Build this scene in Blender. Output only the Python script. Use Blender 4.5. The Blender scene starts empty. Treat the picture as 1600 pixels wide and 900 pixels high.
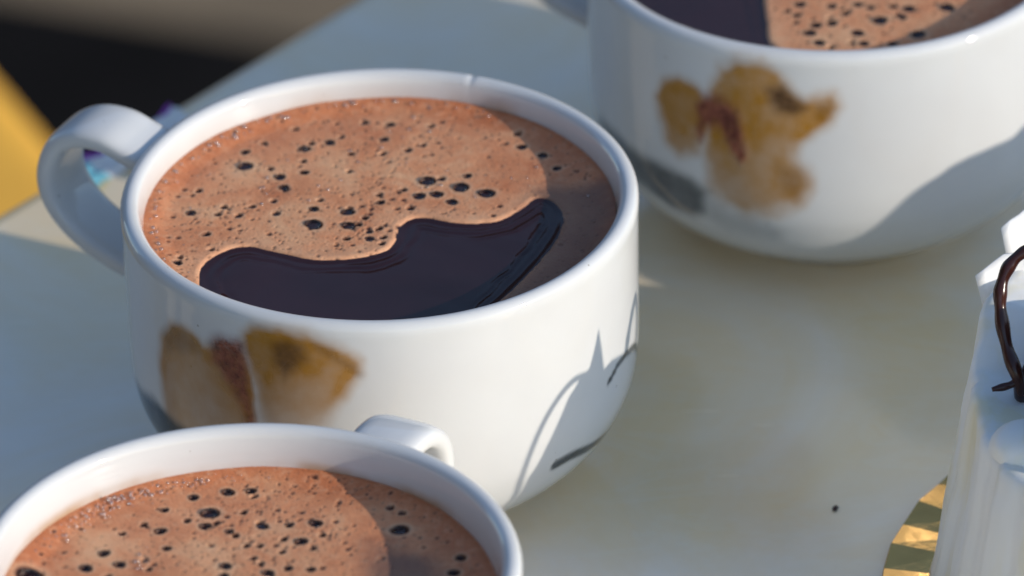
import bpy, bmesh, math, random
import numpy as np
from mathutils import Vector, Matrix

rnd = random.Random(7)
rng = np.random.default_rng(11)
scene = bpy.context.scene
COL = scene.collection
CM = 0.01                                   # everything below is laid out in centimetres

# ------------------------------------------------------------------ camera
PITCH, ROLL = math.radians(31.0), math.radians(1.6)
fwd = Vector((0, math.cos(PITCH), -math.sin(PITCH)))
rgt0 = Vector((1, 0, 0)); up0 = rgt0.cross(fwd)
rgt = rgt0 * math.cos(ROLL) - up0 * math.sin(ROLL)
upv = rgt0 * math.sin(ROLL) + up0 * math.cos(ROLL)
cam_d = bpy.data.cameras.new('camera'); cam = bpy.data.objects.new('camera', cam_d); COL.objects.link(cam)
rot = Matrix((rgt, upv, -fwd)).transposed().to_4x4()
cam.matrix_world = Matrix.Translation(Vector((2.012, -127.648, 79.866)) * CM) @ rot
cam_d.sensor_width = 36.0; cam_d.lens = 337.16
cam_d.clip_start = 0.05; cam_d.clip_end = 2000
cam_d.dof.use_dof = True; cam_d.dof.focus_distance = 1.452
cam_d.dof.aperture_fstop = 19.0; cam_d.dof.aperture_blades = 0
scene.camera = cam

# ------------------------------------------------------------------ daylight
SUN_AZ, SUN_EL = math.radians(-26.0), math.radians(20.0)     # azimuth from +X, elevation
sun_dir = Vector((math.cos(SUN_EL) * math.cos(SUN_AZ), math.cos(SUN_EL) * math.sin(SUN_AZ), math.sin(SUN_EL)))
world = bpy.data.worlds.new('World'); scene.world = world; world.use_nodes = True
wn, wl = world.node_tree.nodes, world.node_tree.links
bg = wn['Background']; sky = wn.new('ShaderNodeTexSky'); sky.sky_type = 'NISHITA'; sky.sun_disc = False
sky.sun_elevation = SUN_EL; sky.sun_rotation = math.pi / 2 - SUN_AZ
sky.altitude = 100; sky.air_density = 1.0; sky.dust_density = 0.4; sky.ozone_density = 2.0
bg.inputs['Strength'].default_value = 0.15
wl.new(sky.outputs['Color'], bg.inputs['Color'])
sun_d = bpy.data.lights.new('sun', 'SUN'); sun_o = bpy.data.objects.new('sun', sun_d); COL.objects.link(sun_o)
sun_d.energy = 2.35; sun_d.angle = math.radians(0.53); sun_d.color = (1.0, 0.91, 0.79)
sun_o.rotation_euler = (-sun_dir).to_track_quat('-Z', 'Y').to_euler()
sun_o.location = sun_dir * 3
vs = scene.view_settings
vs.view_transform = 'Standard'; vs.look = 'None'; vs.gamma = 1.0; vs.exposure = 0.47; vs.use_curve_mapping = False
scene.render.engine = 'CYCLES'
scene.cycles.max_bounces = 10; scene.cycles.diffuse_bounces = 5; scene.cycles.glossy_bounces = 5
scene.cycles.transparent_max_bounces = 12; scene.cycles.caustics_reflective = True

# ------------------------------------------------------------------ helpers
def mesh_obj(name, verts, faces, mat, parent=None, smooth=True, loc=None):
    """verts in cm -> one mesh object in metres"""
    me = bpy.data.meshes.new(name)
    v = np.asarray(verts, float) * CM
    if isinstance(faces, np.ndarray):
        nf, k = faces.shape
        me.vertices.add(len(v)); me.vertices.foreach_set('co', v.astype(np.float32).ravel())
        me.loops.add(nf * k); me.loops.foreach_set('vertex_index', faces.astype(np.int32).ravel())
        me.polygons.add(nf); me.polygons.foreach_set('loop_start', np.arange(0, nf * k, k, dtype=np.int32))
        me.update(calc_edges=True)
    else:
        me.from_pydata([tuple(p) for p in v], [], faces)
    me.validate()
    if smooth:
        me.polygons.foreach_set('use_smooth', np.ones(len(me.polygons), dtype=bool))
    me.materials.append(mat); me.update()
    o = bpy.data.objects.new(name, me); COL.objects.link(o)
    if parent: o.parent = parent
    if loc is not None: o.location = Vector(loc) * CM
    return o

def empty(name, loc, label=None, cat=None, group=None, rz=0.0):
    o = bpy.data.objects.new(name, None); COL.objects.link(o)
    o.empty_display_size = 0.01; o.location = Vector(loc) * CM; o.rotation_euler = (0, 0, rz)
    return tag(o, label, cat, group)

def tag(o, label=None, cat=None, group=None, kind=None):
    if label: o['label'] = label
    if cat: o['category'] = cat
    if group: o['group'] = group
    if kind: o['kind'] = kind
    return o

def attr(o, name, values):   # up to four channels per vertex
    a = o.data.attributes.new(name, 'FLOAT_COLOR', 'POINT')
    v = np.zeros((len(o.data.vertices), 4), np.float32); v[:, :values.shape[1]] = values
    a.data.foreach_set('color', v.ravel())

def vnoise(x, y, seed=0):
    """value noise in [0,1]"""
    xi, yi = np.floor(x).astype(np.int64), np.floor(y).astype(np.int64)
    fx, fy = x - xi, y - yi
    fx, fy = fx * fx * (3 - 2 * fx), fy * fy * (3 - 2 * fy)
    def h(a, b):
        n = (a * 374761393 + b * 668265263 + seed * 974711) & 0x7fffffff
        n = ((n ^ (n >> 13)) * 1274126177) & 0x7fffffff
        return ((n ^ (n >> 16)) & 0xffff) / 65535.0
    return (h(xi, yi) * (1 - fx) + h(xi + 1, yi) * fx) * (1 - fy) + (h(xi, yi + 1) * (1 - fx) + h(xi + 1, yi + 1) * fx) * fy

def fbm(x, y, seed=0, octv=4):
    s, a, t = 0.0, 0.5, 0.0
    for i in range(octv):
        s = s + a * vnoise(x * 2 ** i, y * 2 ** i, seed + i * 17); t += a; a *= 0.5
    return s / t

def sstep(a, b, x):
    t = np.clip((x - a) / (b - a), 0, 1); return t * t * (3 - 2 * t)

def poly_sd(px, py, poly):
    """signed distance to a polygon, negative inside"""
    P = np.asarray(poly, float); n = len(P)
    d = np.full(px.shape, 1e9); inside = np.zeros(px.shape, bool)
    for i in range(n):
        a, b = P[i], P[(i + 1) % n]; e = b - a
        wx, wy = px - a[0], py - a[1]
        t = np.clip((wx * e[0] + wy * e[1]) / (e @ e + 1e-12), 0, 1)
        d = np.minimum(d, (wx - e[0] * t) ** 2 + (wy - e[1] * t) ** 2)
        c = ((a[1] <= py) != (b[1] <= py)) & (px < (b[0] - a[0]) * (py - a[1]) / (b[1] - a[1] + 1e-12) + a[0])
        inside ^= c
    d = np.sqrt(d); return np.where(inside, -d, d)

def smooth_closed(pts, n):
    """closed Catmull-Rom through pts"""
    P = np.asarray(pts, float); k = len(P); out = []
    for i in range(k):
        p0, p1, p2, p3 = P[(i - 1) % k], P[i], P[(i + 1) % k], P[(i + 2) % k]
        for j in range(n):
            t = j / n
            out.append(0.5 * ((2 * p1) + (-p0 + p2) * t + (2 * p0 - 5 * p1 + 4 * p2 - p3) * t * t + (-p0 + 3 * p1 - 3 * p2 + p3) * t ** 3))
    return np.array(out)

def smooth_open(pts, n):
    P = np.asarray(pts, float); P = np.vstack([2 * P[0] - P[1], P, 2 * P[-1] - P[-2]]); out = []
    for i in range(1, len(P) - 2):
        p0, p1, p2, p3 = P[i - 1], P[i], P[i + 1], P[i + 2]
        for j in range(n):
            t = j / n
            out.append(0.5 * ((2 * p1) + (-p0 + p2) * t + (2 * p0 - 5 * p1 + 4 * p2 - p3) * t * t + (-p0 + 3 * p1 - 3 * p2 + p3) * t ** 3))
    out.append(P[-2]); return np.array(out)

def tube(pts, rad, seg=12, cap=True):
    """verts, faces of a round tube with a radius per point"""
    P = np.asarray(pts, float); n = len(P); V = []; F = []
    t = np.gradient(P, axis=0); t /= np.linalg.norm(t, axis=1)[:, None] + 1e-12
    up = np.array([0.13, 0.21, 0.97]); a = np.cross(t[0], up); a /= np.linalg.norm(a)
    for i in range(n):
        a = a - t[i] * (a @ t[i]); a /= np.linalg.norm(a); b = np.cross(t[i], a)
        for k in range(seg):
            q = 2 * math.pi * k / seg
            V.append(P[i] + rad[i] * (math.cos(q) * a + math.sin(q) * b))
    for i in range(n - 1):
        for k in range(seg):
            F.append((i * seg + k, i * seg + (k + 1) % seg, (i + 1) * seg + (k + 1) % seg, (i + 1) * seg + k))
    if cap:
        F.append(tuple(range(seg))[::-1]); F.append(tuple((n - 1) * seg + k for k in range(seg)))
    return V, F

def rounded_box(sx, sy, sz, r, cuts=3):
    bm = bmesh.new(); bmesh.ops.create_cube(bm, size=1.0)
    for v in bm.verts: v.co = Vector((v.co.x * sx, v.co.y * sy, v.co.z * sz))
    bmesh.ops.bevel(bm, geom=bm.edges[:], offset=r, segments=cuts, profile=0.5, affect='EDGES')
    V = [tuple(v.co) for v in bm.verts]; F = [tuple(v.index for v in f.verts) for f in bm.faces]; bm.free()
    return V, F

# ------------------------------------------------------------------ materials
class N:
    def __init__(s, name):
        s.m = bpy.data.materials.new(name); s.m.use_nodes = True
        s.n, s.l = s.m.node_tree.nodes, s.m.node_tree.links
        s.p = s.n['Principled BSDF']
    def add(s, t, **kw):
        x = s.n.new(t)
        for k, v in kw.items():
            if k in x.inputs: x.inputs[k].default_value = v
            else: setattr(x, k, v)
        return x
    def link(s, a, b): s.l.new(a, b)
    def coord(s, out='Object'): return s.add('ShaderNodeTexCoord').outputs[out]
    def noise(s, vec, scale, detail=4.0, rough=0.55, dist=0.0):
        x = s.add('ShaderNodeTexNoise'); s.link(vec, x.inputs['Vector'])
        x.inputs['Scale'].default_value = scale; x.inputs['Detail'].default_value = detail
        x.inputs['Roughness'].default_value = rough; x.inputs['Distortion'].default_value = dist
        return x.outputs['Fac']
    def ramp(s, fac, stops):
        x = s.add('ShaderNodeValToRGB'); s.link(fac, x.inputs['Fac']); e = x.color_ramp.elements
        e[0].position, e[0].color = stops[0][0], stops[0][1]
        e[1].position, e[1].color = stops[-1][0], stops[-1][1]
        for p, c in stops[1:-1]:
            q = e.new(p); q.color = c
        return x.outputs['Color']
    def mix(s, fac, a, b):
        x = s.add('ShaderNodeMix', data_type='RGBA')
        for sock, val in ((x.inputs[0], fac), (x.inputs[6], a), (x.inputs[7], b)):
            if hasattr(val, 'default_value') or hasattr(val, 'is_output'): s.link(val, sock)
            else: sock.default_value = val
        return x.outputs[2]
    def math(s, op, a, b=0.0, clamp=False):
        x = s.add('ShaderNodeMath', operation=op); x.use_clamp = clamp
        for sock, val in ((x.inputs[0], a), (x.inputs[1], b)):
            if hasattr(val, 'is_output'): s.link(val, sock)
            else: sock.default_value = val
        return x.outputs[0]
    def bump(s, h, strength, dist):
        x = s.add('ShaderNodeBump'); s.link(h, x.inputs['Height'])
        x.inputs['Strength'].default_value = strength; x.inputs['Distance'].default_value = dist
        s.link(x.outputs['Normal'], s.p.inputs['Normal']); return x
    def set(s, **kw):
        for k, v in kw.items(): s.p.inputs[k.replace('_', ' ')].default_value = v

def g(v): return (v, v, v, 1)

def porcelain():
    n = N('glazed_porcelain'); co = n.coord()
    base = n.ramp(n.noise(co, 60, 3), [(0.3, (0.665, 0.655, 0.635, 1)), (0.7, (0.695, 0.69, 0.67, 1))])
    # rare pin-hole specks in the glaze
    vo = n.add('ShaderNodeTexVoronoi'); n.link(co, vo.inputs['Vector']); vo.inputs['Scale'].default_value = 420
    sp = n.math('LESS_THAN', vo.outputs['Distance'], 0.085)
    rare = n.math('GREATER_THAN', n.noise(co, 260, 1), 0.62)
    base = n.mix(n.math('MULTIPLY', n.math('MULTIPLY', sp, rare), 0.55), base, (0.22, 0.17, 0.11, 1))
    at = n.add('ShaderNodeAttribute'); at.attribute_name = 'stain'
    sep = n.add('ShaderNodeSeparateColor'); n.link(at.outputs['Color'], sep.inputs['Color'])
    fine = n.noise(co, 900, 4, 0.6); mid = n.noise(co, 220, 4, 0.6)
    tan = n.math('MULTIPLY', sep.outputs['Red'], n.math('ADD', 0.76, n.math('MULTIPLY', mid, 0.4)), True)
    c1 = n.mix(tan, base, (0.40, 0.175, 0.010, 1))
    drk = n.math('MULTIPLY', sep.outputs['Green'], n.math('ADD', 0.6, n.math('MULTIPLY', fine, 0.6)), True)
    c2 = n.mix(drk, c1, (0.055, 0.018, 0.001, 1))
    gr = n.ramp(n.noise(co, 520, 4, 0.7), [(0.35, (0.11, 0.018, 0.008, 1)), (0.65, (0.30, 0.085, 0.045, 1))])
    red = n.math('MULTIPLY', sep.outputs['Blue'], n.math('ADD', 0.55, n.math('MULTIPLY', fine, 0.9)), True)
    c3 = n.mix(red, c2, gr)
    pt = n.math('MULTIPLY', at.outputs['Alpha'], n.math('ADD', 0.78, n.math('MULTIPLY', mid, 0.4)), True)
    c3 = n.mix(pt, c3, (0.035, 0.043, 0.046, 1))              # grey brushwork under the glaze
    n.link(c3, n.p.inputs['Base Color'])
    rg = n.math('ADD', 0.06, n.math('MULTIPLY', n.math('ADD', sep.outputs['Red'], sep.outputs['Blue']), 0.22), True)
    n.link(rg, n.p.inputs['Roughness']); n.set(IOR=1.5)
    n.set(Subsurface_Weight=0.0)
    hgt = n.math('ADD', n.math('MULTIPLY', n.math('MULTIPLY', sep.outputs['Blue'], fine), 3.0), n.math('MULTIPLY', n.noise(co, 300, 2), 0.25))
    n.bump(hgt, 0.25, 0.0004)
    return n.m

def foam_mat():
    n = N('coffee_foam'); co = n.coord()
    at = n.add('ShaderNodeAttribute'); at.attribute_name = 'foam'
    sep = n.add('ShaderNodeSeparateColor'); n.link(at.outputs['Color'], sep.inputs['Color'])
    blotch = n.noise(co, 95, 6, 0.65, 0.5); fine = n.noise(co, 700, 4, 0.65)
    mid = n.ramp(blotch, [(0.30, (0.60, 0.205, 0.085, 1)), (0.5, (0.76, 0.315, 0.145, 1)), (0.70, (0.83, 0.45, 0.235, 1))])
    edge = n.mix(fine, (0.48, 0.140, 0.052, 1), (0.66, 0.235, 0.100, 1))
    c = n.mix(sep.outputs['Red'], mid, edge)                  # redder crema by the wall
    def cells(scale, rnd_):
        v = n.add('ShaderNodeTexVoronoi'); n.link(co, v.inputs['Vector']); v.inputs['Scale'].default_value = scale; v.inputs['Randomness'].default_value = rnd_
        return v.outputs['Distance']
    c1_, c2_ = cells(900, 1.0), cells(2100, 1.0)
    patch = n.ramp(n.noise(co, 130, 3), [(0.42, g(0)), (0.62, g(1))])
    spots = n.math('MULTIPLY', n.ramp(c1_, [(0.10, g(1)), (0.30, g(0))]), patch)
    c = n.mix(n.math('MULTIPLY', spots, 0.75), c, (0.22, 0.075, 0.035, 1))      # micro-bubbles
    c = n.mix(n.math('MULTIPLY', n.ramp(c2_, [(0.10, g(1)), (0.32, g(0))]), 0.34), c, (0.26, 0.09, 0.045, 1))
    c = n.mix(n.math('MULTIPLY', n.ramp(fine, [(0.50, g(0)), (0.72, g(1))]), 0.30), c, (0.82, 0.50, 0.30, 1))
    c = n.mix(n.math('MULTIPLY', at.outputs['Alpha'], 0.45), c, (0.80, 0.52, 0.31, 1))   # pale collars round the bubbles
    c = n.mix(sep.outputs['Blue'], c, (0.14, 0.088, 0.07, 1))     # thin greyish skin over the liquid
    c = n.mix(sep.outputs['Green'], c, (0.045, 0.016, 0.014, 1))  # thin film inside burst pores
    n.link(c, n.p.inputs['Base Color'])
    n.link(n.math('ADD', 0.22, n.math('MULTIPLY', fine, 0.4)), n.p.inputs['Roughness']); n.set(IOR=1.33)
    hgt = n.math('ADD', n.math('MULTIPLY', n.ramp(c1_, [(0.08, g(0)), (0.34, g(1))]), 0.9), n.math('ADD', fine, n.math('MULTIPLY', c2_, 1.2)))
    n.bump(hgt, 0.20, 0.0002)
    return n.m

def coffee_mat():
    n = N('black_coffee'); co = n.coord()
    n.link(n.ramp(n.noise(co, 40, 3), [(0.3, (0.020, 0.006, 0.007, 1)), (0.7, (0.038, 0.012, 0.014, 1))]), n.p.inputs['Base Color'])
    n.set(Roughness=0.10, IOR=1.36)
    n.bump(n.noise(co, 32, 3, 0.5, 0.6), 0.22, 0.0016)
    return n.m

def film_mat():
    n = N('bubble_film')
    tr = n.add('ShaderNodeBsdfTransparent'); gl = n.add('ShaderNodeBsdfGlossy'); gl.inputs['Roughness'].default_value = 0.04
    tr.inputs['Color'].default_value = (0.97, 0.93, 0.90, 1)
    lw = n.add('ShaderNodeFresnel'); lw.inputs['IOR'].default_value = 1.33
    mx = n.add('ShaderNodeMixShader'); n.link(lw.outputs[0], mx.inputs[0]); n.link(tr.outputs[0], mx.inputs[1]); n.link(gl.outputs[0], mx.inputs[2])
    n.link(mx.outputs[0], n.n['Material Output'].inputs['Surface'])
    return n.m

def marble():
    n = N('polished_cream_marble'); co = n.coord()
    cloud = n.noise(co, 11, 6, 0.62, 0.8); cloud2 = n.noise(co, 34, 6, 0.65, 0.5)
    base = n.ramp(cloud, [(0.34, (0.92, 0.69, 0.36, 1)), (0.5, (0.93, 0.77, 0.54, 1)), (0.64, (0.93, 0.84, 0.72, 1))])
    base = n.mix(n.math('MULTIPLY', n.ramp(cloud2, [(0.45, g(0)), (0.75, g(1))]), 0.22), base, (0.70, 0.66, 0.54, 1))
    mp = n.add('ShaderNodeMapping'); n.link(co, mp.inputs['Vector']); mp.inputs['Rotation'].default_value = (0, 0, 0.7); mp.inputs['Scale'].default_value = (1, 2.6, 1)
    v = n.noise(mp.outputs[0], 26, 5, 0.62, 1.3)
    vein = n.ramp(n.math('ABSOLUTE', n.math('SUBTRACT', v, 0.5)), [(0.0, g(1)), (0.05, g(0))])
    base = n.mix(n.math('MULTIPLY', vein, 0.14), base, (0.92, 0.86, 0.70, 1))
    scr = n.add('ShaderNodeMapping'); n.link(co, scr.inputs['Vector']); scr.inputs['Rotation'].default_value = (0, 0, -0.9); scr.inputs['Scale'].default_value = (1, 22, 1)
    sc_ = n.ramp(n.noise(scr.outputs[0], 45, 2, 0.5), [(0.70, g(0)), (0.76, g(1))])
    base = n.mix(n.math('MULTIPLY', sc_, 0.09), base, (0.95, 0.92, 0.84, 1))
    n.link(base, n.p.inputs['Base Color'])
    n.link(n.math('ADD', 0.10, n.math('ADD', n.math('MULTIPLY', n.noise(co, 60, 5), 0.14), n.math('MULTIPLY', sc_, 0.12))), n.p.inputs['Roughness'])
    n.set(IOR=2.05)
    n.bump(n.noise(co, 220, 3), 0.08, 0.0003)
    return n.m

def simple(name, col, rough, scale=80, var=0.18, metallic=0.0, bump=0.0, bscale=300, ior=1.45):
    n = N(name); co = n.coord()
    a = tuple(c * (1 - var) for c in col) + (1,); b = tuple(min(1, c * (1 + var)) for c in col) + (1,)
    n.link(n.ramp(n.noise(co, scale, 4), [(0.3, a), (0.7, b)]), n.p.inputs['Base Color'])
    n.set(Roughness=rough, Metallic=metallic, IOR=ior)
    if bump: n.bump(n.noise(co, bscale, 4), bump, 0.0006)
    return n.m

def froth_mat():
    n = N('fine_froth'); tr = n.add('ShaderNodeBsdfTransparent'); gl = n.add('ShaderNodeBsdfGlossy'); gl.inputs['Roughness'].default_value = 0.15
    df = n.add('ShaderNodeBsdfDiffuse'); df.inputs['Color'].default_value = (0.86, 0.70, 0.60, 1)
    fr = n.add('ShaderNodeFresnel'); fr.inputs['IOR'].default_value = 1.6
    m1 = n.add('ShaderNodeMixShader'); m1.inputs[0].default_value = 0.12; n.link(tr.outputs[0], m1.inputs[1]); n.link(df.outputs[0], m1.inputs[2])
    m2 = n.add('ShaderNodeMixShader'); n.link(n.math('ADD', fr.outputs[0], n.math('MULTIPLY', n.noise(n.coord(), 500), 0.25)), m2.inputs[0]); n.link(m1.outputs[0], m2.inputs[1]); n.link(gl.outputs[0], m2.inputs[2])
    n.link(m2.outputs[0], n.n['Material Output'].inputs['Surface']); return n.m
M_FROTH = froth_mat()
M_CUP, M_FOAM, M_COFFEE, M_FILM, M_MARBLE = porcelain(), foam_mat(), coffee_mat(), film_mat(), marble()
def icing_mat():
    n = N('white_icing'); co = n.coord(); mp = n.add('ShaderNodeMapping'); n.link(co, mp.inputs['Vector']); mp.inputs['Scale'].default_value = (1, 1, 0.22)
    c = n.ramp(n.noise(mp.outputs[0], 95, 4, 0.55, 0.3), [(0.36, (0.86, 0.79, 0.58, 1)), (0.52, (0.90, 0.88, 0.82, 1)), (0.7, (0.92, 0.91, 0.88, 1))])
    n.link(c, n.p.inputs['Base Color']); n.set(Roughness=0.6, IOR=1.4); n.bump(n.noise(co, 240, 3), 0.12, 0.0006); return n.m
M_CREAM = icing_mat()
M_SHARD = simple('white_chocolate', (0.90, 0.89, 0.86), 0.25, 60, 0.04)
M_CHOC = simple('dark_chocolate', (0.045, 0.014, 0.010), 0.22, 120, 0.3, bump=0.1)
M_GOLD = simple('gold_foil_card', (0.80, 0.47, 0.15), 0.14, 140, 0.10, metallic=1.0, bump=0.12, bscale=500)
M_YELLOW = simple('yellow_lacquer', (0.90, 0.47, 0.065), 0.6, 8, 0.12)
M_BLACK = simple('dull_black', (0.007, 0.006, 0.006), 0.95, 20, 0.3, bump=0.3, ior=1.2)
M_STEEL = simple('dark_steel', (0.10, 0.10, 0.11), 0.4, 20, 0.2, metallic=0.8)
M_GROUND = simple('brown_paving', (0.27, 0.20, 0.125), 0.85, 6, 0.25, bump=0.4, bscale=60)

# ------------------------------------------------------------------ the ground and the table
gv = [(-90000, -90000, 0), (90000, -90000, 0), (90000, 90000, 0), (-90000, 90000, 0)]
tag(mesh_obj('ground', gv, [(0, 1, 2, 3)], M_GROUND, smooth=False, loc=(0, 0, -74)), kind='structure')

EDGE_A = np.array([-6.62, 8.08]); ED = np.array([0.647, 0.762]); EN = np.array([0.762, -0.647])   # far edge: along, and into the table
table = empty('marble_table', (0, 0, 0), 'polished cream marble table top carrying the white coffee cups', 'table')
def tp(a, b): return EDGE_A + ED * a + EN * b
outline = [tp(-62, 0), tp(34, 0), tp(34, 78), tp(-62, 78)]
bm = bmesh.new()
vs_ = [bm.verts.new((p[0] * CM, p[1] * CM, 0)) for p in outline]
f0 = bm.faces.new(vs_)
if f0.normal.z < 0: f0.normal_flip()
ex = bmesh.ops.extrude_face_region(bm, geom=[f0])
for v in ex['geom']:
    if isinstance(v, bmesh.types.BMVert): v.co.z -= 0.024
bmesh.ops.recalc_face_normals(bm, faces=bm.faces[:])
bmesh.ops.bevel(bm, geom=bm.edges[:], offset=0.004, segments=4, profile=0.5, affect='EDGES')
me = bpy.data.meshes.new('table_top'); bm.to_mesh(me); bm.free()
me.polygons.foreach_set('use_smooth', np.zeros(len(me.polygons), dtype=bool)); me.materials.append(M_MARBLE)
top = bpy.data.objects.new('table_top', me); COL.objects.link(top); top.parent = table
for a, b in ((-54, 9), (26, 9), (26, 69), (-54, 69)):
    q = tp(a, b); V, F = tube([(q[0], q[1], -74), (q[0], q[1], -40), (q[0], q[1], -2.4)], [1.6, 1.8, 2.2], 16)
    mesh_obj('leg', V, F, M_STEEL, table)

# ------------------------------------------------------------------ cups
H, R = 4.95, 4.0
def cup_profile():
    """(r, z) from the foot's underside, up the outside, over the lip, down the inside"""
    outer = [(0.02, 0.18), (1.2, 0.18), (1.84, 0.17), (1.92, 0.02), (2.0, 0.0), (2.12, 0.02), (2.16, 0.14), (2.20, 0.26), (2.36, 0.31), (2.62, 0.38), (2.95, 0.55), (3.31, 0.84),
             (3.62, 1.22), (3.84, 1.68), (3.93, 2.1), (3.96, 2.6), (3.97, 3.2), (3.98, 3.9), (3.99, 4.5), (4.0, 4.74)]
    lip = [(4.0 - 0.15 + 0.15 * math.cos(a), H - 0.15 + 0.15 * math.sin(a)) for a in np.linspace(0.25, math.pi * 0.92, 9)]
    inner = [(3.66, 4.62), (3.63, 4.2), (3.60, 3.4), (3.5, 2.2), (3.2, 1.3), (2.4, 0.7), (1.2, 0.52), (0.02, 0.5)]
    def dens(p, step):
        p = smooth_open(p, 24); L = np.r_[0, np.cumsum(np.linalg.norm(np.diff(p, axis=0), axis=1))]
        n = max(3, int(L[-1] / step)); t = np.linspace(0, L[-1], n)
        return np.c_[np.interp(t, L, p[:, 0]), np.interp(t, L, p[:, 1])]
    return np.vstack([dens(outer, 0.055), np.array(lip), dens(inner, 0.07)])
PROFILE = cup_profile(); NA = 720

def soft(u, v, poly, width, amp, seed, scale=1.6):
    n = (fbm(u * scale, v * scale, seed) - 0.5) * amp
    return sstep(width, -width, poly_sd(u, v, poly) + n)

def make_body(parent, stain_fn, chip=None):
    m = len(PROFILE); ang = np.linspace(0, 2 * math.pi, NA, endpoint=False)
    r = PROFILE[:, 0][:, None] * np.ones(NA); z = PROFILE[:, 1][:, None] * np.ones(NA)
    # hand-thrown wobble
    wob = 1 + 0.0022 * np.sin(2 * ang + 0.7) + 0.0012 * np.sin(5 * ang + 2)
    r = r * wob[None, :]; z = z + (0.012 * np.sin(3 * ang + 1.1) * sstep(3, 5, PROFILE[:, 1])[:, None])
    if chip:
        ca, cw, cd = chip
        d = (ang - math.radians(ca) + math.pi) % (2 * math.pi) - math.pi
        z = z - cd * np.exp(-(d / cw) ** 2)[None, :] * sstep(H - 0.2, H, PROFILE[:, 1])[:, None]
    A = ang[None, :] * np.ones((m, 1))
    V = np.c_[(r * np.cos(A)).ravel(), (r * np.sin(A)).ravel(), z.ravel()]
    i = np.arange(m - 1)[:, None] * NA; k = np.arange(NA)[None, :]; k2 = (k + 1) % NA
    F = np.stack([(i + k).ravel(), (i + k2).ravel(), (i + NA + k2).ravel(), (i + NA + k).ravel()], 1)
    o = mesh_obj('body', V, F, M_CUP, parent)
    deg = np.degrees(A); deg = np.where(deg > 180, deg - 360, deg)
    inside = (np.arange(m) >= len(PROFILE) - 1 - int(np.argmax(PROFILE[::-1, 1])))[:, None] * np.ones(NA)
    st = stain_fn(deg, z, inside)
    attr(o, 'stain', np.stack([s.ravel() for s in st], 1).astype(np.float32))
    return o

def stains(level, polys, seed, strokes=(), fade=0.55):
    """polys: list of (channel, width, wobble, strength, [(angle, z) ...]) on the outside; coffee residue above the liquid inside"""
    def fn(deg, z, inside):
        ch = [np.zeros(deg.shape) for _ in range(4)]
        for line, wid in strokes:
            L = smooth_open([(math.radians(a) * 3.97, h) for a, h in line], 8); u = np.radians(deg) * 3.97
            for i, (lu, lz) in enumerate(L):
                w = wid[0] + (wid[1] - wid[0]) * i / len(L)
                near = np.abs(u - lu) < 3 * w
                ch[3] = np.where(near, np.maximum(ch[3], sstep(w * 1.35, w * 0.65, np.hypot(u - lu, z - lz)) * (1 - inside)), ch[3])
        for k, (c, w, amp, s, poly) in enumerate(polys):
            P = [(math.radians(a) * 3.97, h) for a, h in poly]
            m = soft(np.radians(deg) * 3.97, z, P, w, amp, seed + k * 5) * s * (1 - inside) * (z > 0.6)
            if c == 0:      # watery paint: full at the petal's upper rim, thinning downwards, darker line at the edge
                zh, zl = max(h for _, h in poly), min(h for _, h in poly)
                rim = np.exp(-((poly_sd(np.radians(deg) * 3.97, z, P) + 0.10) / 0.09) ** 2) * sstep(zl, zh, z)
                m = np.clip(m * (fade + (1 - fade) * sstep(zl + 0.1, zh - 0.15, z)) + 0.22 * rim * (m > 0.1), 0, 1)
            ch[c] = np.maximum(ch[c], m)
        # drips run paler towards the bottom
        u = np.radians(deg) * 3.97
        streak = 0.70 + 0.6 * fbm(u * 1.5, z * 1.1, seed + 3)
        ch[0] = np.clip(ch[0] * streak, 0, 1)
        edge = level + 0.08 + 0.20 * fbm(np.cos(np.radians(deg)) * 4 + 9, np.sin(np.radians(deg)) * 4 + 9, seed + 40)
        ch[0] = np.maximum(ch[0], inside * sstep(edge + 0.12, edge - 0.08, z) * (0.18 + 0.55 * sstep(0.42, 0.68, fbm(np.cos(np.radians(deg)) * 3 + 4, np.sin(np.radians(deg)) * 3 + 4, seed + 44))))
        return ch
    return fn

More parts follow.
